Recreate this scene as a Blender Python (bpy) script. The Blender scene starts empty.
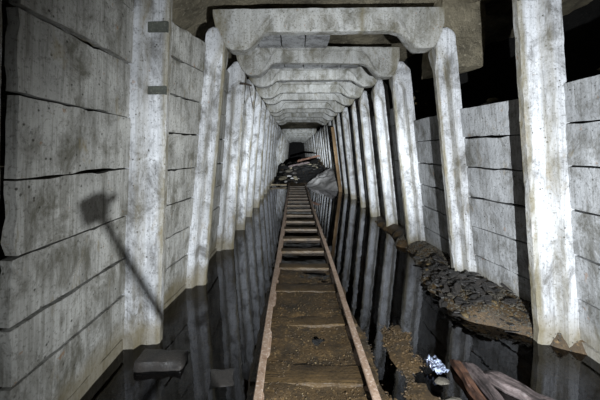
import bpy, math, random
from mathutils import Vector, noise, Matrix, Euler
random.seed(7)
C = bpy.context.scene.collection
CAMZ = 1.65
ORD = ['first','second','third','fourth','fifth','sixth','seventh','eighth','ninth','tenth','eleventh','twelfth',
       'thirteenth','fourteenth','fifteenth','sixteenth','seventeenth','eighteenth','nineteenth','twentieth','twenty-first','twenty-second'] + ['far'] * 40
def fbm(p, o=4): return noise.fractal(Vector(p), 1.0, 2.0, o)
def ns(x, y, z): return noise.noise(Vector((x, y, z)))
def lerp(a, b, t): return a + (b - a) * t
def clamp(x, a=0., b=1.): return max(a, min(b, x))
def sm(a, b, x):   # smooth step, also for b < a
    t = clamp((x - a) / (b - a)); return t * t * (3 - 2 * t)

# ------------------------------------------------------------------ materials
def new_mat(name):
    m = bpy.data.materials.new(name); m.use_nodes = True
    nt = m.node_tree; nt.nodes.clear()
    return m, nt, nt.nodes, nt.links
class G:
    def __init__(s, nt): s.nt, s.n, s.l = nt, nt.nodes, nt.links
    def pos(s): return s.n.new('ShaderNodeNewGeometry').outputs['Position']
    def mapping(s, v, scale=(1,1,1), loc=(0,0,0)):
        m = s.n.new('ShaderNodeMapping'); m.inputs['Scale'].default_value = scale; m.inputs['Location'].default_value = loc
        s.l.new(v, m.inputs['Vector']); return m.outputs[0]
    def noise(s, v, scale, detail=4, rough=.55, dist=0):
        t = s.n.new('ShaderNodeTexNoise'); t.inputs['Scale'].default_value = scale; t.inputs['Detail'].default_value = detail
        t.inputs['Roughness'].default_value = rough; t.inputs['Distortion'].default_value = dist
        s.l.new(v, t.inputs['Vector']); return t.outputs['Fac']
    def voro(s, v, scale):
        t = s.n.new('ShaderNodeTexVoronoi'); t.inputs['Scale'].default_value = scale
        s.l.new(v, t.inputs['Vector']); return t.outputs['Distance'], t.outputs['Color']
    def ramp(s, f, *stops):
        r = s.n.new('ShaderNodeValToRGB'); e = r.color_ramp.elements
        while len(e) < len(stops): e.new(.5)
        for el, (p, c) in zip(e, stops):
            el.position = p; el.color = (c, c, c, 1) if isinstance(c, (int, float)) else (*c, 1)
        s.l.new(f, r.inputs['Fac']); return r.outputs['Color']
    def mix(s, f, a, b, mode='MIX'):
        m = s.n.new('ShaderNodeMix'); m.data_type = 'RGBA'; m.blend_type = mode
        for sock, v in ((m.inputs[0], f), (m.inputs[6], a), (m.inputs[7], b)):
            if isinstance(v, (int, float)): sock.default_value = v if sock == m.inputs[0] else (v, v, v, 1)
            elif isinstance(v, tuple): sock.default_value = (*v, 1)
            else: s.l.new(v, sock)
        return m.outputs[2]
    def math(s, op, a, b=0.):
        m = s.n.new('ShaderNodeMath'); m.operation = op
        for i, v in enumerate((a, b)):
            if isinstance(v, (int, float)): m.inputs[i].default_value = v
            else: s.l.new(v, m.inputs[i])
        return m.outputs[0]
    def sep(s, v, i):
        x = s.n.new('ShaderNodeSeparateXYZ'); s.l.new(v, x.inputs[0]); return x.outputs[i]
    def bump(s, h, strength=.4, dist=.01):
        b = s.n.new('ShaderNodeBump'); b.inputs['Strength'].default_value = strength; b.inputs['Distance'].default_value = dist
        s.l.new(h, b.inputs['Height']); return b.outputs[0]
    def out(s, col, rough, normal=None, spec=.3, metal=0.):
        p = s.n.new('ShaderNodeBsdfPrincipled'); o = s.n.new('ShaderNodeOutputMaterial')
        for k, v in (('Base Color', col), ('Roughness', rough)):
            if isinstance(v, (int, float)): p.inputs[k].default_value = v
            elif isinstance(v, tuple): p.inputs[k].default_value = (*v, 1)
            else: s.l.new(v, p.inputs[k])
        p.inputs['Specular IOR Level'].default_value = spec; p.inputs['Metallic'].default_value = metal
        if normal: s.l.new(normal, p.inputs['Normal'])
        s.l.new(p.outputs[0], o.inputs[0]); return p

def concrete(name, base, dark, stain, streak=.5, speck=.5, stain_amt=.5, warm_foot=.5):
    m, nt, n, l = new_mat(name); g = G(nt); p = g.pos()
    c = g.mix(g.ramp(g.noise(p, 2.3, 6, .6), (.30, 0), (.62, 1)), tuple(x * .62 for x in base), base)
    # dark blotches
    c = g.mix(g.math('MULTIPLY', g.ramp(g.noise(g.mapping(p, (1, 1, .7)), 4.0, 8, .72, .5), (.475, 0), (.64, 1)), .85), c, dark)
    # vertical drip streaks, broad and fine
    c = g.mix(g.math('MULTIPLY', g.ramp(g.noise(g.mapping(p, (14, 14, .7)), 1., 6, .62), (.49, 0), (.68, 1)), streak), c, dark)
    c = g.mix(g.math('MULTIPLY', g.ramp(g.noise(g.mapping(p, (60, 60, 2.2)), 1., 3, .6), (.50, 0), (.70, 1)), streak * .8), c, dark)
    # fine pits
    c = g.mix(g.math('MULTIPLY', g.ramp(g.noise(p, 48, 4, .65), (.54, 0), (.66, 1)), speck), c, tuple(x * .6 for x in dark))
    pd, pc = g.voro(p, 20)
    c = g.mix(g.math('MULTIPLY', g.ramp(pd, (.10, 1), (.20, 0)), g.ramp(g.noise(p, 6, 2), (.5, 0), (.6, .9))), c, tuple(x * .4 for x in dark))
    # olive stain recorded on the mesh; on posts it also paints shade into inner faces and creases
    at = n.new('ShaderNodeAttribute'); at.attribute_name = 'damp_shade'
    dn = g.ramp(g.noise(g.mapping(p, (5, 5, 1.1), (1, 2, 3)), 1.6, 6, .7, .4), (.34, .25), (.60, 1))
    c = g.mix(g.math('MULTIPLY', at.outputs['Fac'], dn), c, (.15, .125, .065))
    # rust / lime stains
    sm_ = g.ramp(g.noise(g.mapping(p, (2.2, 2.2, .8), (3, 1, 7)), 2.4, 6, .7, .6), (.60, 0), (.70, 1))
    c = g.mix(g.math('MULTIPLY', sm_, stain_amt), c, stain)
    # sparse rust dots
    dots = g.ramp(g.noise(g.mapping(p, (1, 1, 1), (9, 4, 2)), 11, 3, .6), (.69, 0), (.74, 1))
    c = g.mix(g.math('MULTIPLY', dots, stain_amt * .9), c, (.22, .10, .025))
    # tide mark: dirty yellow band where the old water line stood
    z = g.sep(p, 2)
    zz = g.math('ADD', z, g.math('MULTIPLY', g.noise(p, 5, 4, .6), -.25))
    tide = g.ramp(zz, (.0, 1), (.16, 0))
    c = g.mix(g.math('MULTIPLY', tide, warm_foot), c, (.16, .13, .07))
    h = g.math('ADD', g.noise(p, 34, 6, .65), g.math('MULTIPLY', g.noise(p, 9, 4), 1.2))
    g.out(c, .86, g.bump(h, .55, .012), .25)
    return m
MAT = {}
MAT['post'] = concrete('white_concrete', (.64, .65, .67), (.10, .097, .092), (.20, .15, .07), .45, .55, .5, .7)
MAT['slab'] = concrete('grey_concrete', (.42, .425, .43), (.085, .08, .065), (.20, .145, .06), .55, .5, .45, .6)
MAT['olive_slab'] = concrete('olive_grey_concrete', (.445, .435, .40), (.09, .083, .06), (.19, .145, .06), .55, .5, .6, .7)
MAT['roof'] = concrete('roof_concrete', (.52, .525, .53), (.10, .095, .09), (.11, .085, .05), .4, .5, .6, 0.)
MAT['beam'] = concrete('beam_concrete', (.50, .50, .485), (.10, .095, .075), (.16, .13, .075), .35, .6, .7, 0.)

def earthy(name, a, b, c3, scale=3., rough=.9, bump=.8, dist=.03, spec=.2):
    m, nt, n, l = new_mat(name); g = G(nt); p = g.pos()
    c = g.mix(g.ramp(g.noise(p, scale, 7, .65, .3), (.35, 0), (.65, 1)), a, b)
    c = g.mix(g.ramp(g.noise(p, scale * 7, 5, .6), (.55, 0), (.75, 1)), c, c3)
    h = g.math('ADD', g.noise(p, scale * 5, 8, .7), g.math('MULTIPLY', g.noise(p, scale * 22, 4), .4))
    g.out(c, rough, g.bump(h, bump, dist), spec)
    return m
MAT['rock'] = earthy('brown_rock', (.30, .26, .18), (.12, .105, .075), (.42, .37, .27), 3., .9, 1., .05)
MAT['dark_rock'] = earthy('dark_shale', (.016, .015, .014), (.008, .008, .008), (.03, .028, .025), 4.)
MAT['mud'] = earthy('wet_mud', (.068, .041, .016), (.022, .016, .009), (.16, .10, .040), 5., .55, .8, .015, .4)
MAT['silt'] = earthy('pale_mud', (.50, .48, .46), (.34, .32, .30), (.56, .54, .52), 2.6, .8, .6, .03)
MAT['slate'] = earthy('black_slate', (.020, .019, .018), (.035, .03, .026), (.07, .06, .05), 9., .45, .6, .01, .5)
MAT['stone'] = earthy('yellow_stone', (.15, .11, .055), (.07, .05, .026), (.26, .20, .11), 9., .7, .6, .01)
MAT['grey_stone'] = earthy('grey_stone', (.085, .075, .058), (.04, .036, .03), (.15, .135, .11), 9., .8, .6, .01)

def wood(name, a, b, axis_scale, rough=.75):
    m, nt, n, l = new_mat(name); g = G(nt)
    t = n.new('ShaderNodeTexCoord').outputs['Object']
    v = g.mapping(t, axis_scale)
    f = g.noise(v, 1., 6, .65, .6)
    c = g.mix(g.ramp(f, (.35, 0), (.65, 1)), a, b)
    c = g.mix(g.ramp(g.noise(g.pos(), 6, 6, .7), (.5, 0), (.7, .8)), c, tuple(x * .35 for x in b))
    g.out(c, rough, g.bump(g.math('ADD', f, g.noise(g.pos(), 40, 4)), .7, .012), .35)
    return m
MAT['sleeper'] = wood('wet_sleeper_wood', (.072, .045, .018), (.024, .016, .009), (1.5, 24, 24), .5)
MAT['rot'] = wood('rotten_wood', (.13, .10, .095), (.014, .011, .010), (34, 2.5, 34), .6)
MAT['redwood'] = wood('reddish_wood', (.11, .052, .028), (.03, .016, .012), (34, 2.5, 34), .6)
MAT['prop'] = wood('prop_wood', (.26, .17, .085), (.14, .085, .04), (20, 20, 1.2), .8)
MAT['pale_wood'] = wood('pale_wood', (.42, .35, .24), (.26, .2, .12), (1.5, 20, 20), .8)

def rust(name, a, b, c3, rough):
    m, nt, n, l = new_mat(name); g = G(nt); p = g.pos()
    c = g.mix(g.ramp(g.noise(p, 14, 6, .7), (.35, 0), (.65, 1)), a, b)
    c = g.mix(g.ramp(g.noise(p, 46, 4, .6), (.52, 0), (.68, 1)), c, c3)
    g.out(c, rough, g.bump(g.noise(p, 70, 5, .7), .6, .004), .5)
    return m
MAT['rail'] = rust('rusty_rail', (.30, .215, .155), (.17, .105, .065), (.42, .34, .28), .55)
MAT['plate'] = rust('corroded_plate', (.07, .075, .06), (.04, .042, .035), (.12, .12, .10), .8)
MAT['iron'] = rust('black_iron', (.03, .026, .022), (.05, .032, .02), (.07, .05, .035), .6)
m, nt, n, l = new_mat('black_plastic'); G(nt).out((.012, .012, .013), .5, None, .4); MAT['black'] = m
m, nt, n, l = new_mat('crumpled_plastic'); g = G(nt)
g.out(g.mix(g.ramp(g.noise(g.pos(), 30, 3), (.45, 0), (.55, 1)), (.27, .31, .40), (.05, .055, .08)), .25, None, .6); MAT['plastic'] = m
m, nt, n, l = new_mat('lens_glass'); G(nt).out((.01, .01, .015), .05, None, .8); MAT['glass'] = m

# water: see-through brown water with a mirror surface
m, nt, n, l = new_mat('murky_water'); g = G(nt)
tr = n.new('ShaderNodeBsdfTransparent'); tr.inputs[0].default_value = (.42, .34, .24, 1)
gl = n.new('ShaderNodeBsdfGlossy'); gl.inputs['Roughness'].default_value = .012; gl.inputs[0].default_value = (.97, .97, 1, 1)
fr = n.new('ShaderNodeFresnel'); fr.inputs['IOR'].default_value = 1.48
bm_ = g.bump(g.noise(g.pos(), 5., 3, .5), .05, .02)
l.new(bm_, gl.inputs['Normal']); l.new(bm_, fr.inputs['Normal'])
mx = n.new('ShaderNodeMixShader'); o = n.new('ShaderNodeOutputMaterial')
l.new(fr.outputs[0], mx.inputs[0]); l.new(tr.outputs[0], mx.inputs[1]); l.new(gl.outputs[0], mx.inputs[2]); l.new(mx.outputs[0], o.inputs[0])
MAT['water'] = m

# ------------------------------------------------------------------ object helpers
def mesh_obj(name, verts, faces, mat, parent=None, loc=None, sharp=38):
    me = bpy.data.meshes.new(name); me.from_pydata([tuple(v) for v in verts], [], faces); me.update()
    o = bpy.data.objects.new(name, me); C.objects.link(o)
    if mat: me.materials.append(MAT[mat] if isinstance(mat, str) else mat)
    if sharp is not None:
        me.polygons.foreach_set('use_smooth', [True] * len(me.polygons))
        me.set_sharp_from_angle(angle=math.radians(sharp))
    if parent: o.parent = parent
    if loc: o.location = loc
    return o
def tag(o, label=None, cat=None, group=None, kind=None):
    if label: o['label'] = label
    if cat: o['category'] = cat
    if group: o['group'] = group
    if kind: o['kind'] = kind
    return o
def empty(name, loc, label, cat, group=None, kind=None):
    o = bpy.data.objects.new(name, None); C.objects.link(o); o.location = loc; o.empty_display_size = .1
    return tag(o, label, cat, group, kind)
def damp_shade(o, sec, nrow, D):
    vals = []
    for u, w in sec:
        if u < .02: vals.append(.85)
        elif D - .13 - .01 < u < D - .13 + .03 and w < .12: vals.append(.55)  # crease tone: painted-in shade that sets the flange off from the web
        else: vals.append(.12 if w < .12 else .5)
    a = o.data.attributes.new('damp_shade', 'FLOAT', 'POINT'); a.data.foreach_set('value', vals * nrow)
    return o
def fix_normals(o):
    import bmesh
    b = bmesh.new(); b.from_mesh(o.data); bmesh.ops.recalc_face_normals(b, faces=b.faces[:]); b.to_mesh(o.data); b.free()
    return o

def tee(D, uc, a, T=.24):
    """T section: u from 0 (inner face of the web) to D (back of the flange), w across 0..T."""
    h = T / 2; wf = h - a
    uc = min(uc, D - .03)
    fl = min(uc + .022, D - .015)
    fr = [(0, min(wf + .018, h - .01)), (.018, wf), (uc, wf), (fl, .0), (D, 0.)]
    pts = fr + [(u, T - w) for u, w in reversed(fr)]
    # fixed subdivision counts so that every row has the same number of points
    div = [1, 4, 2, 3, 5, 3, 2, 4, 1, 3]
    out = []
    for i, d in enumerate(div):
        p, q = pts[i], pts[(i + 1) % len(pts)]
        for k in range(d): out.append((lerp(p[0], q[0], k / d), lerp(p[1], q[1], k / d)))
    return out
def loft_faces(nr, nc, cap0=True, cap1=True):
    f = []
    for r in range(nr - 1):
        for c in range(nc):
            d = (c + 1) % nc
            f.append((r * nc + c, r * nc + d, (r + 1) * nc + d, (r + 1) * nc + c))
    if cap0: f.append(tuple(range(nc))[::-1])
    if cap1: f.append(tuple((nr - 1) * nc + c for c in range(nc)))
    return f
def wear(v, seed, amp=.004):
    p = Vector(v)
    d = noise.noise_vector(p * 9 + Vector((seed, 0, 0))) * amp + noise.noise_vector(p * 30 + Vector((0, seed, 0))) * amp * .6
    big = ns(p.x * 4 + seed, p.y * 4, p.z * 4)
    if big > .38: d *= 2.2
    return p + d

# ------------------------------------------------------------------ frames: posts and cap beams
FY = [1.23, 2.48, 3.61, 4.95, 6.19, 7.43, 8.66, 10.15, 11.5, 12.85, 14.1, 15.4, 16.7, 18.0, 19.3, 20.6, 21.9, 23.2, 24.5, 25.8, 27.1] + [28.5 + 1.4 * i for i in range(16)]
NF = len(FY)
SPECIAL = {0: (-1.37, -1.34, 2.1, 1.85), 1: (-1.15, -1.06, 2.10, 1.89), 2: (-1.09, -.81, 1.99, 1.69), 3: (-1.02, -.80, 1.93, 1.62), 4: (-1.04, -.79, 1.95, 1.63)}
FX = []
for k in range(NF):
    r = random.Random(k + 40)
    if k in SPECIAL: FX.append(SPECIAL[k]); continue
    FX.append((-1.04 + r.uniform(-.03, .03), -.79 + r.uniform(-.03, .03), 1.95 + r.uniform(-.03, .03), 1.62 + r.uniform(-.04, .04)))
ZT = 3.12
TOP = lambda k: .46 if k < 2 else 0.
DEP = lambda k: .24 if k == 2 else (.2 if k == 0 else .295)
SIDE = {-1: 'rubble-free side', 1: 'rubble side'}
def inner_x(k, side, z):
    xbl, xtl, xbr, xtr = FX[k]
    return lerp(xbl, xtl, z / ZT) if side < 0 else lerp(xbr, xtr, z / ZT)
def make_post(k, side):
    zb = -.25 if side < 0 else -.2
    zt_ = ZT + TOP(k); zh = zt_ - .52
    y0 = FY[k]; seed = k * 7.3 + side * 3.1
    r = random.Random(int(seed * 100)); lean = r.uniform(-.03, .03); twist = r.uniform(-.04, .04)
    step = .055 if k < 5 else (.11 if k < 10 else .3)
    o = empty('concrete_post', (inner_x(k, side, 0) + side * .16, y0 + .12, 0),
              ('dark concrete post at the picture edge, nearer than the wall with the stick shadow' if k == 0 else 'white concrete post with flanged edges, %s from the camera on the %s' % (ORD[k - 1], SIDE[side])) if k < 21 else 'tiny white concrete post in the dark far end of the tunnel on the %s' % SIDE[side], 'post', ('concrete posts along the %s' if k < 21 else 'far posts beyond the dark heap on the %s') % SIDE[side])
    org = Vector(o.location)
    def place(u, w, z):
        x = inner_x(k, side, z) + side * u
        y = y0 + w + lean * (z / ZT) + twist * (u - .16)
        v = wear((x, y, z), seed, .004 if k < 6 else .003)
        if z < .35: v = v + noise.noise_vector(v * 7) * .02 * (1 - z / .35)
        return v - org
    rows = []
    nrow = int((zh - zb) / step) + 1
    for i in range(nrow + 1):
        z = lerp(zb, zh, i / nrow)
        rows += [place(u, w, z) for u, w in tee(DEP(k), DEP(k) - .13, .046)]
    nc = len(tee(DEP(k), DEP(k) - .13, .046))
    if k == 1:
        for (za, zb_, wid) in ([(2.66, 2.75, .17), (2.13, 2.20, .15)] if side < 0 else [(2.93, 3.02, .15)]):
            pv = []
            for (uu, zz) in ((.0, za), (wid, za), (wid, zb_), (0, zb_)):
                for ww in (.06, .085): pv.append(place(uu, ww, zz))
            pf = [(0, 2, 4, 6), (1, 7, 5, 3), (0, 1, 3, 2), (2, 3, 5, 4), (4, 5, 7, 6), (6, 7, 1, 0)]
            fix_normals(mesh_obj('anchor_plate', pv, pf, 'plate', o, None, 20))['label'] = 'dark corroded steel plate set in the concrete'
    damp_shade(fix_normals(mesh_obj('shaft', rows, loft_faces(nrow + 1, nc), 'post', o)), tee(DEP(k), DEP(k) - .13, .046), nrow + 1, DEP(k))
    # head: the section fills out to a full block and its top slopes to take the beam
    rows = []; nr = 12 if k < 6 else 6
    def ztop(u): return zt_ - .22 + .20 * sm(-.02, .13, u) - .10 * sm(.18, .29, u)
    for i in range(nr + 3):
        f = min(1, i / nr); ex = max(0, i - nr)
        for u, w in tee(DEP(k), lerp(DEP(k) - .13, .02, sm(.05, .75, f)), lerp(.046, .118, sm(.05, .75, f))):
            if ex:
                s_ = 1 - .1 * ex * ex * .5
                u = DEP(k) / 2 + (u - DEP(k) / 2) * s_; w = .12 + (w - .12) * s_
            z = zh + f * (ztop(u) - zh) + ex * .022
            rows.append(place(u, w, z + (.001 if i == 0 else 0)))
    damp_shade(fix_normals(mesh_obj('head', rows, loft_faces(nr + 3, nc), 'post', o)), tee(DEP(k), DEP(k) - .13, .046), nr + 3, DEP(k))
    return o
for k in range(NF):
    for side in (-1, 1):
        if k == 0 and side == 1: continue
        make_post(k, side)

BT = 3.37
BEAM_NO = [-1]
def make_beam(k):
    BEAM_NO[0] += 1
    xl, xr = FX[k][1] - .17, FX[k][3] + .12
    if k == 1: xl, xr = xl + .02, xr - .03
    y0 = FY[k]; seed = 50 + k * 3.7; r = random.Random(k + 900)
    tilt = r.uniform(-.012, .012); dz = r.uniform(-.02, .02) if k > 2 else TOP(k)
    o = empty('roof_beam', ((xl + xr) / 2, y0 + .12, 3.0), ('grey concrete roof beam directly above the first pair of posts' if k == 1 else 'grey concrete roof beam with angled ends, %s whole beam seen from the camera%s' % (ORD[BEAM_NO[0] - 1], ', drip-stained' if k == 2 else '')) if k < 21 else 'tiny grey roof beam in the dark far end of the tunnel', 'beam', 'concrete roof beams across the tunnel' if k < 21 else 'far roof beams beyond the dark heap', 'thing')
    org = Vector(o.location)
    # (x, bottom z, crease height above bottom)
    st = [(xl, 3.28, .0), (xl + .035, 3.12, 0), (xl + .10, 2.98, 0), (xl + .19, 2.90, 0), (xl + .24, 2.885, 0), (xl + .40, 2.89, .02),
          (xl + .50, 2.97, .06), (xl + .60, 3.09, .13), (xl + .68, 3.115, .19), (xr - .62, 3.115, .19), (xr - .52, 3.09, .13), (xr - .42, 2.97, .06),
          (xr - .32, 2.885, .02), (xr - .16, 2.885, 0), (xr - .10, 2.90, 0), (xr - .04, 3.0, 0), (xr, 3.16, 0)]
    def sec(x):
        for (a, b) in zip(st, st[1:]):
            if a[0] <= x <= b[0] + 1e-6:
                t = (x - a[0]) / (b[0] - a[0]); return lerp(a[1], b[1], t), lerp(a[2], b[2], t)
        return st[-1][1:]
    def row(x):
        b, cr = sec(x)
        if k >= 4 and b < 3.115: b = 3.115 - (3.115 - b) * .62
        D = BT - b
        thick = clamp(cr / .2)
        out = []
        for u, w in tee(D, max(.022, cr), lerp(.118, .07, sm(0, .6, thick))):
            v = wear((x, y0 + w, b + u + tilt * (x - .4) + dz), seed, .005)
            out.append(v - org)
        return out
    def piece(name, x0, x1, step):
        nn = max(2, int((x1 - x0) / step)); rows = []
        dv = []
        nc = len(tee(.3, .1, .1))
        for i in range(nn + 1):
            x = lerp(x0, x1, i / nn); rows += row(x)
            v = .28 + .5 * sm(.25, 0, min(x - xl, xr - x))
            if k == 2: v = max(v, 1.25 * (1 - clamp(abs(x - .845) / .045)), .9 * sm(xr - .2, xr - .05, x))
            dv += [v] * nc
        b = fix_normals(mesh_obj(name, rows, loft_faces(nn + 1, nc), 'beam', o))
        b.data.attributes.new('damp_shade', 'FLOAT', 'POINT').data.foreach_set('value', dv)
    stp = .05 if k < 6 else .1
    piece('haunch', xl, xl + .68, stp * .7); piece('span', xl + .681, xr - .621, stp); piece('haunch', xr - .62, xr, stp * .7)
for k in range(1, NF):
    if not 15.5 < FY[k] < 22.5: make_beam(k)   # the roof has fallen in over the dark heap

# ------------------------------------------------------------------ lagging slabs
def plate(name, P, nu, nv, th, mat, parent, seed, amp=.004, org=Vector((0, 0, 0)), edge=.012):
    """thick plate: P(s,t) -> front point, nrm -> thickness direction"""
    vs = []; fs = []
    n0 = (P(1, 0) - P(0, 0)).cross(P(0, 1) - P(0, 0)).normalized()
    for layer in (0, 1):
        for j in range(nv + 1):
            for i in range(nu + 1):
                p = P(i / nu, j / nv)
                q = wear(p, seed, amp)
                if i in (0, nu) or j in (0, nv):
                    c = P(.5, .5); dd = (c - p)
                    if ns(p.x * 7 + seed, p.y * 7, p.z * 7) > .25: q = q + dd.normalized() * edge
                vs.append(q + n0 * (th * layer) - org)
    W = nu + 1; L = W * (nv + 1)
    for j in range(nv):
        for i in range(nu):
            a = j * W + i; fs.append((a, a + 1, a + W + 1, a + W)); a += L; fs.append((a, a + W, a + W + 1, a + 1))
    for i in range(nu):
        fs.append((i, i + L, i + 1 + L, i + 1)); a = nv * W + i; fs.append((a, a + 1, a + 1 + L, a + L))
    for j in range(nv):
        a = j * W; fs.append((a, a + W, a + W + L, a + L)); a = j * W + nu; fs.append((a, a + L, a + W + L, a + W))
    return fix_normals(mesh_obj(name, vs, fs, mat, parent))
def wall_bay(k, side):
    if side < 0: zs = [-.25, .10, .47, .77, 1.12, 1.51, 1.93, 2.37, 2.81, 3.2] if k == 0 else [-.27, .06, .42, .75, 1.10, 1.46, 1.84, 2.23, 2.60, 2.95]
    else:
        zs = [-.29 + .35 * q for q in range(8 if k < 3 else 9)]
        if k == 0: zs = [-.25, .09, .44, .80, 1.17, 1.53, 1.88, 2.22]
    n_c = len(zs) - 1
    ya = FY[k] + (.125 if k else .245); yb = FY[k + 1] + .115
    for c in range(n_c):
        r = random.Random(k * 100 + c * 10 + side)
        za = zs[c] + .005 + r.uniform(0, .005); zb = zs[c + 1] - .005 - r.uniform(0, .005)
        out = r.uniform(0, .018); t1 = r.uniform(-.012, .012); t2 = r.uniform(-.012, .012)
        where = ('between %s and %s posts on the %s' % (ORD[k - 1], ORD[k], SIDE[side])) if k else 'on the camera side of the first post, %s' % SIDE[side]
        def P(s, t, dx=0., y1=None, y2=None):
            y = lerp(ya if y1 is None else y1, yb if y2 is None else y2, s)
            sf = (y - ya) / (yb - ya)
            z = lerp(za + t1 * (sf - .5), zb + t2 * (sf - .5), t)
            kx = lerp(inner_x(max(k, 1), side, z), inner_x(k + 1, side, z), clamp((y - FY[k]) / (FY[k + 1] - FY[k])))
            return Vector((kx + side * (lerp(DEP(max(k, 1)), DEP(k + 1), sf) + .022 + out - dx), y, z))
        org = P(.5, 0) + Vector((side * .03, 0, 0))
        o = empty('lagging_slab', org, 'concrete lagging slab, %s course up %s' % (ORD[c], where), 'slab', 'lagging slabs %s' % where, 'thing')
        def Pd(s, t): return P(s, t) if side > 0 else P(1 - s, t)
        plate('panel', Pd, 18 if k < 4 else 8, 6, -.06, 'slab' if side > 0 else 'olive_slab', o, k * 5 + c + side, .004, org)
        # raised ribs at the two ends
        for (y1, y2) in ((ya + .05, ya + .16), (yb - .37, yb - .23)):
            if k == 0 and y1 < ya + .1: continue
            def Pr(s, t):
                s = s if side > 0 else 1 - s
                bul = .045 * max(0, min(s / .7, (1 - s) / .3))
                return P(s, .02 + .96 * t, bul, y1, y2)
            plate('end_rib', Pr, 6, 5, -.012, 'slab' if side > 0 else 'olive_slab', o, k + c, .003, org)
NB = 8
for k in range(NB):
    for side in (-1, 1): wall_bay(k, side)

def roof_bay(k):
    ya, yb = FY[k] + .02, FY[k + 1] + .22
    ya = FY[k] + .125; yb = FY[k + 1] + .115
    n_c = 7; w = .372; x0 = FX[k + 1][1] - .14
    for c in range(n_c):
        if k == 2 and c >= 4: continue
        if k == 4 and c in (5,): continue
        if k == 3 and c in (6,): continue
        r = random.Random(k * 77 + c)
        xa = x0 + c * w + .008; xb = x0 + (c + 1) * w - .008; dz = r.uniform(.005, .02)
        t = r.uniform(-.01, .01)
        def P(s, v):
            return Vector((lerp(xa, xb, v), lerp(ya, yb, s), BT + .026 + dz + t * (v - .5)))
        org = P(.5, .5)
        o = empty('roof_slab', org, 'concrete roof slab, %s counted from the rubble-free side, between %s and %s roof beams' % (ORD[c], ORD[k - 2], ORD[k - 1]),
                  'slab', 'roof slabs between %s and %s beams' % (ORD[k - 2], ORD[k - 1]), 'thing')
        plate('panel', P, 10, 5, .06, 'roof', o, k + c * 3, .004, org)
for k in range(2, 9): roof_bay(k)

# ------------------------------------------------------------------ setting: floor, water, rock
def grid(name, xs, ys, f, mat, kind='structure', sharp=None):
    vs = [f(x, y) for y in ys for x in xs]; W = len(xs)
    fs = [(j * W + i, j * W + i + 1, (j + 1) * W + i + 1, (j + 1) * W + i) for j in range(len(ys) - 1) for i in range(W - 1)]
    o = mesh_obj(name, vs, fs, mat, None, None, sharp if sharp else 180)
    o['kind'] = kind
    return o
def lin(a, b, s):
    n_ = max(1, int(round((b - a) / s))); return [lerp(a, b, i / n_) for i in range(n_ + 1)]
def bank(x, y):
    """rubble bank beside the posts on the rubble side"""
    wdt = 1.
    edge = 1.54 + .62 * (1 - sm(2.45, 3.15, y)) + .28 * sm(3.5, 4.6, y) + .16 * ns(x * 3, y * 4, 4)
    return sm(edge - .12, edge + .35, x) * (.10 + .07 * wdt) * (1 - .7 * sm(5.5, 8, y)) * sm(2.25, 2.6, y)
def floor_z(x, y):
    n_ = fbm((x * 2.2, y * 2.2, 1), 5) * .03 + fbm((x * 9, y * 9, 5), 3) * .010
    z = -.16
    # track bed
    bed = sm(-.5, -.27, x) * (1 - sm(.52, .85, x))
    near = 1 - sm(3.4, 5.2, y)
    z = lerp(z, lerp(-.045, .024, near), bed)
    # silt shelf beside the rail on the rubble side, close to the camera
    z = lerp(z, .004, (1 - bed) * sm(.4, .55, x) * (1 - sm(1.0, 1.35, x)) * (1 - sm(2.7, 3.9, y)) )
    z = max(z, -.16 + bank(x, y) * 1.0 + .16 * sm(0, .08, bank(x, y)))
    # far fall of mud and rock
    far = sm(13.2, 16.5, y)
    fz = far * (.35 + .25 * sm(.2, 1.9, x) + .12 * ns(x, y * .6, 3)) + sm(16, 20, y) * (.42 + .2 * ns(x * 1.3, y * .8, 9)) - .75 * sm(22, 30, y)
    bank2 = 0
    z += max(fz, bank2) + .05 * fbm((x * 2, y, 4), 3) * far
    bk = clamp(bank(x, y) * 12)
    return z + n_ + bk * .02 * ns(x * 14, y * 14, 2)
def axis_pts():
    return lin(-.9, 4.6, .035) + lin(4.66, 9, .07) + lin(9.2, 52, .22)
grid('floor', lin(-2.0, 3.0, .04), axis_pts(), lambda x, y: (x, y, floor_z(x, y)), 'mud')
w_ = mesh_obj('water_surface', [(-2.0, -.9, 0), (3.0, -.9, 0), (3.0, 17, 0), (-2.0, 17, 0)], [(0, 1, 2, 3)], 'water', None, None, None)
tag(w_, 'still dark flood water mirroring the posts', 'water', None, 'structure')

def rock_disp(p, a=.10):
    p = Vector(p); d = fbm(p * 1.3, 5) * a + fbm(p * 5, 4) * a * .35
    return d
def wl(x, y):   # x is used as arc parameter
    z = x
    xx = -1.80 + .10 * z / 3 + .9 * sm(2.9, 4.1, z) ** 1.2 * sm(2.5, 3.3, y)
    p = Vector((xx, y, z)); d = rock_disp(p) * (1 if z > 2.7 else .3)
    return (xx + d, y, z)
grid('wall_left', lin(-.3, 4.0, .08), lin(-.9, 9, .1) + lin(9.3, 52, .5), wl, 'rock')
def wr(x, y):
    z = x
    recess = sm(2.1, 2.4, z) * (1 - sm(5.5, 6.6, y)) * 1.7
    xx = 2.62 - .10 * z / 3 + recess
    p = Vector((xx, y, z)); d = rock_disp(p) * (1 if z > 2.1 else .2)
    return (xx + d, y, z)
grid('wall_right', lin(-.3, 4.2, .08), lin(-.9, 9, .1) + lin(9.3, 52, .5), wr, 'dark_rock')  # rock coloured near black, standing in for the darkness of the void
grid('ceiling', lin(-1.6, 5.0, .1), lin(-.9, 9, .1) + lin(9.3, 52, .5),
     lambda x, y: (x, y, 3.74 + rock_disp((x, y, 8), .16) + .55 * (1 - sm(2.8, 4.2, y)) + .7 * sm(14.8, 16, y) * (1 - sm(21.5, 23, y))), 'rock')
grid('wall_back', lin(-2, 5, .25), lin(-.5, 4.5, .25), lambda x, z: (x, 52 + rock_disp((x, 3, z), .5), z), 'dark_rock')
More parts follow.
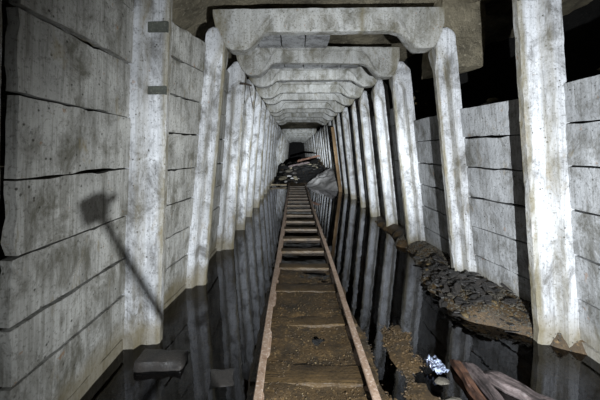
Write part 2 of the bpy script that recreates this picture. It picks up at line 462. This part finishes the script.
# rock shoulder hanging down behind the second post
def shoulder():
    import bmesh
    b = bmesh.new(); bmesh.ops.create_cube(b, size=1)
    bmesh.ops.subdivide_edges(b, edges=b.edges[:], cuts=14, use_grid_fill=True)
    for v in b.verts:
        p = Vector((2.34 + v.co.x * .62, 4.42 + v.co.y * .5, 3.43 + v.co.z * 1.25))
        p.z += .10 * (v.co.x) * (1 if v.co.z < 0 else 0)
        v.co = p + noise.noise_vector(p * 2) * .05 + noise.noise_vector(p * 7) * .025
    me = bpy.data.meshes.new('rock_face'); b.to_mesh(me); b.free()
    o = bpy.data.objects.new('rock_face', me); C.objects.link(o); me.materials.append(MAT['rock'])
    o['kind'] = 'structure'
shoulder()
# backfill ledge behind the half-height wall
grid('trim_backfill', lin(2.36, 4.4, .08), lin(-.6, 6.4, .08), lambda x, y: (x, y, 2.08 + .25 * sm(2.5, 4.2, x) + .75 * sm(5.2, 6.0, y) * (1 - .3 * sm(2.4, 2.9, x)) + rock_disp((x, y, 2), .16)), 'dark_rock')

# ------------------------------------------------------------------ track
RAILC, GAUGE = .145, .748
def make_rail(x, label):
    prof = [(-.04, 0), (.04, 0), (.04, .008), (.010, .018), (.007, .024), (.007, .062), (.012, .068), (.027, .072), (.028, .088), (.022, .094),
            (-.022, .094), (-.028, .088), (-.027, .072), (-.012, .068), (-.007, .062), (-.007, .024), (-.010, .018), (-.04, .008)]
    ys = lin(.6, 6, .06) + lin(6.2, 14.5, .2)
    rows = []
    for y in ys:
        dx = ns(y * .5, x, 0) * .012 + ns(y * 7, x, 3) * .0015; dz = ns(y * .6, 5, x) * .008
        rows += [Vector((px + dx, y, pz + .016 + dz + (ns(px * 60, y * 14, 2) * .002))) for px, pz in prof]
    o = fix_normals(mesh_obj('steel_rail', [v - Vector((0, 0, 0)) for v in rows], loft_faces(len(ys), len(prof)), 'rail'))
    o.location.x = x
    return tag(o, label, 'rail')
make_rail(RAILC - GAUGE / 2, 'rusty steel rail, the one of the pair on the rubble-free side')
make_rail(RAILC + GAUGE / 2, 'rusty steel rail, the one of the pair on the rubble side')

def box_mesh(name, sx, sy, sz, mat, seed, amp, cuts=(8, 3, 2), parent=None):
    """worn block centred on its base; rounded by a noise-eaten edge"""
    nx, ny, nz = cuts; vs = []; idx = {}
    fs = []
    def vid(i, j, k):
        key = (i, j, k)
        if key not in idx:
            p = Vector(((i / nx - .5) * sx, (j / ny - .5) * sy, k / nz * sz))
            ed = (i in (0, nx)) + (j in (0, ny)) + (k in (0, nz))
            q = Vector((0, 0, sz / 2)); d = noise.noise_vector(p * 8 + Vector((seed, seed * .7, 0))) * amp
            if ed >= 2: d += (q - p).normalized() * amp * (1.0 + ns(p.x * 11 + seed, p.y * 9, p.z * 9))
            idx[key] = len(vs); vs.append(p + d)
        return idx[key]
    for i in range(nx):
        for j in range(ny):
            fs.append((vid(i, j, nz), vid(i + 1, j, nz), vid(i + 1, j + 1, nz), vid(i, j + 1, nz)))
            fs.append((vid(i, j, 0), vid(i, j + 1, 0), vid(i + 1, j + 1, 0), vid(i + 1, j, 0)))
    for i in range(nx):
        for k in range(nz):
            fs.append((vid(i, 0, k), vid(i + 1, 0, k), vid(i + 1, 0, k + 1), vid(i, 0, k + 1)))
            fs.append((vid(i, ny, k), vid(i, ny, k + 1), vid(i + 1, ny, k + 1), vid(i + 1, ny, k)))
    for j in range(ny):
        for k in range(nz):
            fs.append((vid(0, j, k), vid(0, j, k + 1), vid(0, j + 1, k + 1), vid(0, j + 1, k)))
            fs.append((vid(nx, j, k), vid(nx, j + 1, k), vid(nx, j + 1, k + 1), vid(nx, j, k + 1)))
    return mesh_obj(name, vs, fs, mat, parent)
for i in range(1, 19):
    r = random.Random(i + 5)
    y = 1.49 + .685 * i
    o = box_mesh('wooden_sleeper', .88 + r.uniform(-.02, .04), .17 + r.uniform(-.02, .02), .12, 'sleeper', i * 3.1, .008, (22, 5, 3))
    o.location = (RAILC + r.uniform(-.015, .015), y, -.082); o.rotation_euler = (0, r.uniform(-.008, .008), r.uniform(-.03, .03))
    tag(o, 'wet brown wooden sleeper, %s from the camera under the rails' % ORD[i - 1], 'sleeper', 'wooden sleepers under the rails')

# ------------------------------------------------------------------ gravel and stones
def rock_verts(r, s, flat=1.):
    import bmesh
    b = bmesh.new(); bmesh.ops.create_icosphere(b, subdivisions=1, radius=1)
    q = Euler((r.uniform(0, 6), r.uniform(0, 6), r.uniform(0, 6))).to_matrix()
    sc = Vector((r.uniform(.7, 1.3), r.uniform(.6, 1.1), r.uniform(.5, .9)))
    vs = []
    for v in b.verts:
        p = q @ Vector((v.co.x * sc.x, v.co.y * sc.y, v.co.z * sc.z)); p *= s * r.uniform(.8, 1.15); p.z *= flat; vs.append(p)
    fs = [tuple(v.index for v in f.verts) for f in b.faces]; b.free()
    return vs, fs
def scatter(name, n_, pick, sizes, mat, label, cat, flat=.7):
    V, F = [], []; r = random.Random(hash(name) % 1000 if False else len(name) * 13 + n_)
    while n_ > 0:
        pt = pick(r)
        if pt is None: continue
        x, y = pt; s = sizes(r)
        vs, fs = rock_verts(r, s, flat); z = floor_z(x, y) + s * .2
        b0 = len(V); V += [v + Vector((x, y, z)) for v in vs]; F += [tuple(i + b0 for i in f) for f in fs]; n_ -= 1
    o = mesh_obj(name, V, F, mat, None, None, 30)
    return tag(o, label, cat, None, 'stuff')
def on_bed(r):
    y = 1.45 + 3.6 * r.random() ** 1.3; x = r.uniform(RAILC - .33, RAILC + .33)
    return (x, y) if r.random() < .35 + .8 * (ns(x * 5, y * 5, 0) + .2) else None
scatter('ballast_gravel', 1500, on_bed, lambda r: r.uniform(.004, .011), 'mud', 'wet brown gravel lying between the rails', 'gravel')
scatter('pale_gravel', 330, on_bed, lambda r: r.uniform(.003, .009), 'stone', 'small yellow stone chips lying between the rails', 'gravel')
def on_bank(r):
    y = r.uniform(2.3, 5.4); x = r.uniform(1.15, 2.35)
    return (x, y) if bank(x, y) > .012 + .02 * r.random() and r.random() < .6 + ns(x * 3, y * 3, 5) else None
scatter('bank_gravel', 5200, on_bank, lambda r: r.uniform(.005, .019), 'grey_stone', 'loose grey rubble chips heaped against the posts of the half-height wall', 'rubble')
scatter('bank_chips', 900, on_bank, lambda r: r.uniform(.003, .013), 'stone', 'yellowish stone chips mixed into the rubble bank', 'rubble')
def on_silt(r):
    y = r.uniform(1.7, 3.4); x = r.uniform(.62, 1.2)
    return (x, y) if r.random() < .4 + ns(x * 4, y * 4, 8) else None
scatter('silt_gravel', 1600, on_silt, lambda r: r.uniform(.004, .013), 'mud', 'brown gravel in shallow water beside the rail on the rubble side', 'gravel')

def slate(r, s, mat):
    """flat split fragment with an irregular outline"""
    n_ = r.randint(5, 7); out = []
    for i in range(n_):
        a = 2 * math.pi * (i + r.uniform(-.25, .25)) / n_; d = s * r.uniform(.65, 1.1)
        out.append((math.cos(a) * d * 1.5, math.sin(a) * d * .75))
    th = s * r.uniform(.16, .3); vs = []
    for z, k in ((0, 1.), (th * .5, 1.06), (th, .9)):
        for (x, y) in out: vs.append(Vector((x * k + r.uniform(-.004, .004), y * k + r.uniform(-.004, .004), z + r.uniform(-.1, .1) * th)))
    return fix_normals(mesh_obj('slate_fragment', vs, loft_faces(3, n_), mat, None, None, 20))
r = random.Random(11); cnt = 0
while cnt < 190:
    x = r.gauss(1.80, .24); y = r.gauss(3.45, .42)
    if not 1.35 < x < 2.3 or bank(x, y) < .03 or (x > 1.93 and abs(y - 3.72) < .16): continue
    s = r.uniform(.018, .058)
    o = slate(r, s, 'slate'); o.location = (x, y, floor_z(x, y) + .015 + .05 * math.exp(-((x - 1.85) ** 2 + (y - 3.35) ** 2) / .12))
    o.rotation_euler = (r.uniform(-.5, .5), r.uniform(-.4, .4), r.uniform(0, 6.3))
    tag(o, 'flat black slate fragment in the heap on the rubble bank', 'stone', 'black slate fragments on the rubble bank'); cnt += 1

PLACED = []
def clear_of(x, y, z, s):
    if any((x - a) ** 2 + (y - b) ** 2 + (z - c) ** 2 < (1.15 * (s + q)) ** 2 for a, b, c, q in PLACED): return False
    PLACED.append((x, y, z, s)); return True
def stone(x, y, s, mat, label, group=None, z=None, flat=.7, name='loose_stone', sub=2):
    import bmesh
    rr = random.Random(int(x * 991 + y * 77))
    b = bmesh.new(); bmesh.ops.create_icosphere(b, subdivisions=sub, radius=1)
    sc = Vector((rr.uniform(.9, 1.3), rr.uniform(.7, 1.), rr.uniform(.6, .85) * flat))
    for v in b.verts:
        p = v.co.copy(); d = 1 + .35 * ns(p.x * 1.4 + x * 5, p.y * 1.4 + y * 3, p.z * 1.4) + .12 * ns(p.x * 4, p.y * 4 + x, p.z * 4)
        v.co = Vector((p.x * sc.x, p.y * sc.y, p.z * sc.z)) * s * d
    me = bpy.data.meshes.new(name); b.to_mesh(me); b.free(); o = bpy.data.objects.new(name, me); C.objects.link(o)
    me.materials.append(MAT[mat]); o.location = (x, y, (floor_z(x, y) if z is None else z) + s * .25 * flat); o.rotation_euler = (0, 0, rr.uniform(0, 6))
    return tag(o, label, 'stone', group)
r = random.Random(21); cnt = 0
while cnt < 26:
    x, y = r.uniform(1.3, 2.3), r.uniform(2.7, 4.7)
    if bank(x, y) < .05 or (x > 1.88 and min(abs(y - q) for q in (2.6, 3.73, 5.07)) < .2): continue
    stone(x, y, r.uniform(.022, .05), r.choice(['grey_stone', 'stone', 'grey_stone']), 'small pale stone lying in the rubble bank', 'pale stones on the rubble bank'); cnt += 1
r = random.Random(23)
for i in range(34):
    x, y = r.uniform(2.36, 2.75), r.uniform(1.9, 6.2)
    q = r.uniform(.03, .075)
    if not clear_of(x, y, 2.2, q): continue
    stone(x, y, q, r.choice(['rock', 'rock', 'grey_stone']), 'broken rock lying on the ledge above the half-height wall', 'rocks on the ledge behind the half-height wall', 2.17 + .12 * r.random())
r = random.Random(77)
for i in range(22):
    x, y = r.uniform(2.30, 2.55), r.uniform(5.55, 6.15); q = r.uniform(.04, .085)
    if not clear_of(x, y, 2.6, q): continue
    stone(x, y, q, r.choice(['rock', 'stone', 'rock']), 'brown broken rock in the slide behind the third post', 'rocks in the slide behind the third post', lerp(2.35, 2.85, clamp((y - 5.5) / .6)) + r.uniform(-.05, .05))
stone(2.40, 3.75, .075, 'silt', 'pale jagged stone on the wall top beside the second post', None, 2.19, .8)
r = random.Random(31); cnt = tries = 0
while cnt < 60 and tries < 3000:
    tries += 1
    x, y = r.uniform(-.8, 1.7), r.uniform(14.7, 20.5); q = r.uniform(.07, .24)
    if (x > .2 and y < 17.1) or not clear_of(x, y, 0, q): continue
    stone(x, y, q, r.choice(['dark_rock', 'dark_rock', 'slate', 'grey_stone', 'rock']), 'fallen rock in the dark heap blocking the far end of the tunnel', 'fallen rocks at the far end'); cnt += 1
o = grid('rubble_heap', lin(-1.0, 1.75, .06), lin(14.3, 22, .1), lambda x, y: (x, y, floor_z(x, y) + .05 * sm(14.3, 15, y) - .03 + .05 * fbm((x * 5, y * 5, 3), 4)), 'dark_rock', 'stuff')
tag(o, 'black rubble heap filling the tunnel floor past the rail ends', 'rubble')
def mud(x, y):
    h = .85 * clamp((x - .3) / 1.5) * sm(11.6, 15.2, y) * (1 - .7 * sm(15.8, 17, y))
    return (x, y, -.12 + h + .16 * fbm((x * 1.6, y * 1.1, 6), 4) * min(1, h * 3) + .05 * fbm((x * 6, y * 3, 2), 3) * min(1, h * 4))
o = grid('mud_bank', lin(.1, 1.98, .05), lin(11.6, 17, .09), mud, 'silt', 'thing')
tag(o, 'pale grey mud bank slumped beside the end of the rails', 'mud bank')
for i, (x, y, q) in enumerate([(-.38, 14.9, .12), (-.1, 15.3, .10), (-.55, 14.4, .14), (.18, 15.6, .09), (-.25, 16.2, .11)]):
    stone(x, y, q, 'silt', 'small pale lump among the dark fallen rocks past the rail ends', 'pale lumps at the rail ends')

# ------------------------------------------------------------------ loose objects
o = box_mesh('concrete_block', .36, .17, .10, 'slate', 3.3, .014, (12, 6, 4)); o.location = (-1.02, 2.33, -.035); o.rotation_euler = (0, .02, .03)
tag(o, 'dark gritty block lying in the water at the foot of a post', 'block')
o = box_mesh('sunken_block', .20, .20, .09, 'slate', 8.3, .014, (8, 8, 4)); o.location = (-.52, 2.18, -.085); o.rotation_euler = (0, .05, .2)
tag(o, 'dark block sunk in shallow water beside the rail on the rubble-free side', 'block')
def log(name, p0, p1, w, h, mat, label, seed):
    p0, p1 = Vector(p0), Vector(p1); L = (p1 - p0).length
    o = box_mesh(name, w, L, h, mat, seed, .02, (7, 60, 5))
    for v in o.data.vertices:      # splintered: grooves along the grain, ends worn to a taper
        t = abs(v.co.y) / (L / 2); g_ = ns(v.co.x * 45 + seed, v.co.y * 3, v.co.z * 45) * .010
        kx = 1 - .45 * sm(.72, 1.0, t + .25 * ns(seed, v.co.y * 2, 1)); v.co.x *= kx; v.co.z = v.co.z * lerp(1, .6, sm(.8, 1, t)) + g_
    d = (p1 - p0); o.location = (p0 + p1) / 2
    o.rotation_euler = (math.asin(d.z / L), 0, math.atan2(-d.x, d.y))
    return tag(o, label, 'timber')
log('rotten_plank', (1.82, 1.76, -.03), (1.37, 2.20, .0), .12, .06, 'rot', 'long splintered purple-brown plank pointing away from the rails', 4.)
log('broken_timber', (1.22, 1.72, -.02), (1.225, 2.33, .01), .065, .06, 'redwood', 'reddish broken timber lying beside the crumpled plastic', 6.)
log('broken_timber', (1.36, 1.75, -.03), (1.305, 2.30, .01), .075, .055, 'rot', 'pale splintered timber between the reddish timber and the long plank', 9.)
for i, (x, y, s) in enumerate([(1.05, 1.95, .06), (1.2, 1.9, .05), (1.02, 1.78, .07), (1.3, 2.2, .045), (1.06, 2.15, .05)]):
    stone(x, y, s, 'grey_stone', 'stone among the broken timbers by the camera', 'stones among the broken timbers', -.01)
# crumpled plastic scrap
def scrap():
    vs, fs = [], []; N = 9
    for j in range(N):
        for i in range(N):
            u, v = i / (N - 1) - .5, j / (N - 1) - .5
            z = .05 + .05 * ns(u * 6, v * 6, 1) + .03 * ns(u * 13, v * 13, 4)
            vs.append(Vector((u * .11 + .02 * ns(v * 8, 1, u * 3), v * .13, z)))
    for j in range(N - 1):
        for i in range(N - 1): a = j * N + i; fs.append((a, a + 1, a + N + 1, a + N))
    o = mesh_obj('plastic_scrap', vs, fs, 'plastic', None, (1.06, 2.26, -.0), 15)
    so = o.modifiers.new('thick', 'SOLIDIFY'); so.thickness = .004
    o.rotation_euler = (.25, .1, .4)
    tag(o, 'crumpled bluish plastic scrap lying in the mud by broken timbers', 'litter')
scrap()
# timber prop and pale plank far down the tunnel
o = box_mesh('timber_prop', .13, .13, 2.75, 'prop', 5., .008, (3, 3, 24)); o.location = (1.90, 12.2, -.1); o.rotation_euler = (0, -.125, 0)
tag(o, 'brown timber prop standing among the far white posts on the rubble side', 'prop')
o = box_mesh('pale_plank', .75, .16, .06, 'pale_wood', 7., .008, (12, 3, 2)); o.location = (-.72, 14.0, .05); o.rotation_euler = (0, .03, .15)
tag(o, 'pale plank lying at the water edge beyond the rail ends', 'plank')
for i, (x0, y0, z0, x1, y1, z1) in enumerate([(.2, 17.6, 1.0, 1.5, 17.0, 1.35), (-.3, 16.6, .75, .9, 17.4, .95)]):
    log('fallen_timber', (x0, y0, z0), (x1, y1, z1), .12, .10, 'redwood' if i == 0 else 'rot', ['reddish fallen timber sloping across the dark heap', 'grey fallen timber lying low on the dark heap'][i], i + 3.)

# bent iron hook on the wall near the third post
def tube(name, pts, rad, mat, parent=None, seg=8):
    pts = [Vector(p) for p in pts]; V = []
    for i, p in enumerate(pts):
        d = (pts[min(i + 1, len(pts) - 1)] - pts[max(i - 1, 0)]).normalized()
        a = d.orthogonal().normalized()
        if i: 
            a = (pa - d * pa.dot(d)).normalized()
        pa = a; b = d.cross(a)
        rr = rad[i] if isinstance(rad, (list, tuple)) else rad
        V += [p + (a * math.cos(2 * math.pi * k / seg) + b * math.sin(2 * math.pi * k / seg)) * rr for k in range(seg)]
    return fix_normals(mesh_obj(name, V, loft_faces(len(pts), seg), mat, parent))
hk = empty('iron_bracket', (-.80, 4.88, 2.7), 'small rusty iron bracket with hanging wire on third post of the rubble-free side', 'bracket')
x_, y_, z_ = -.86, 4.97, 2.73
org = Vector(hk.location)
tube('bar', [Vector(p) - org for p in ((x_ - .02, 4.96, z_ + .03), (x_ - .0, 4.90, z_ + .02), (x_ + .08, 4.88, z_ + .01), (x_ + .17, 4.87, z_ - .02))], .016, 'iron', hk)
tube('wire', [Vector(p) - org for p in ((x_ + .13, 4.87, z_), (x_ + .15, 4.86, z_ - .12), (x_ + .17, 4.86, z_ - .26), (x_ + .20, 4.87, z_ - .40))], .006, 'iron', hk)

# leaning monopod beside the camera: it throws the long shadow on the wall
mp = empty('monopod', (.56, .778, 0), 'black monopod with clamped lamp head standing by the rail, throwing a shadow on the wall', 'monopod')
org = Vector(mp.location)
P0, P1 = Vector((.56, .778, 0)), Vector((.1525, .3525, 1.215))
dr = (P1 - P0).normalized()
tube('pole', [P0 - org, P0 + dr * .7 - org, P1 - org], [.007, .009, .009], 'black', mp)
tube('grip', [P1 - dr * .45 - org, P1 - dr * .30 - org], .0125, 'black', mp)
hd = box_mesh('lamp_head', .042, .042, .055, 'black', 4., .006, (5, 5, 5), mp); hd.location = P1 - org - Vector((0, 0, .025)); hd.rotation_euler = (0, -.25, 0)
tube('lens', [(0, .018, .028), (0, .030, .028)], .014, 'glass', hd, 14)
tube('clamp_knob', [P1 - org + Vector((.01, 0, .0)), P1 - org + Vector((.02, .03, .012))], .009, 'black', mp)

# ------------------------------------------------------------------ light: one torch held behind the camera (wide spill and narrow hot spot)
def spot(name, e, size, blend, rad, loc, aim, col):
    L = bpy.data.lights.new(name, 'SPOT'); L.energy = e; L.spot_size = math.radians(size); L.spot_blend = blend; L.shadow_soft_size = rad; L.color = col
    o = bpy.data.objects.new(name, L); C.objects.link(o); o.location = loc
    o.rotation_euler = (Vector(aim) - Vector(loc)).to_track_quat('-Z', 'Y').to_euler()
    return o
TL = (.68, -.25, 1.2)
spot('torch_spill', 960, 124, 1.0, .012, TL, (1.05, 4, .85), (.89, .945, 1.))
spot('torch_beam', 3200, 40, 1.0, .012, TL, (.42, 12, 1.6), (.86, .93, 1.))
spot('torch_hot_spot', 26000, 12, 1.0, .012, TL, (.50, 25, 1.5), (.84, .92, 1.))
wd = bpy.data.worlds.new('dark'); bpy.context.scene.world = wd; wd.use_nodes = True
wd.node_tree.nodes['Background'].inputs[0].default_value = (.5, .6, .8, 1); wd.node_tree.nodes['Background'].inputs[1].default_value = .004

# ------------------------------------------------------------------ camera
cd = bpy.data.cameras.new('camera'); cam = bpy.data.objects.new('camera', cd); C.objects.link(cam)
cam.location = (0, 0, CAMZ); cam.rotation_euler = (math.pi / 2, 0, 0)
cd.sensor_width = 36; cd.lens = 18; cd.clip_start = .02
cd.shift_x = (300 - 294) / 600; cd.shift_y = -(200 - 151) / 600
sc = bpy.context.scene; sc.camera = cam
sc.view_settings.view_transform = 'Standard'; sc.view_settings.look = 'None'; sc.view_settings.gamma = 1; sc.view_settings.exposure = .45
try: sc.view_settings.use_curve_mapping = False
except Exception: pass
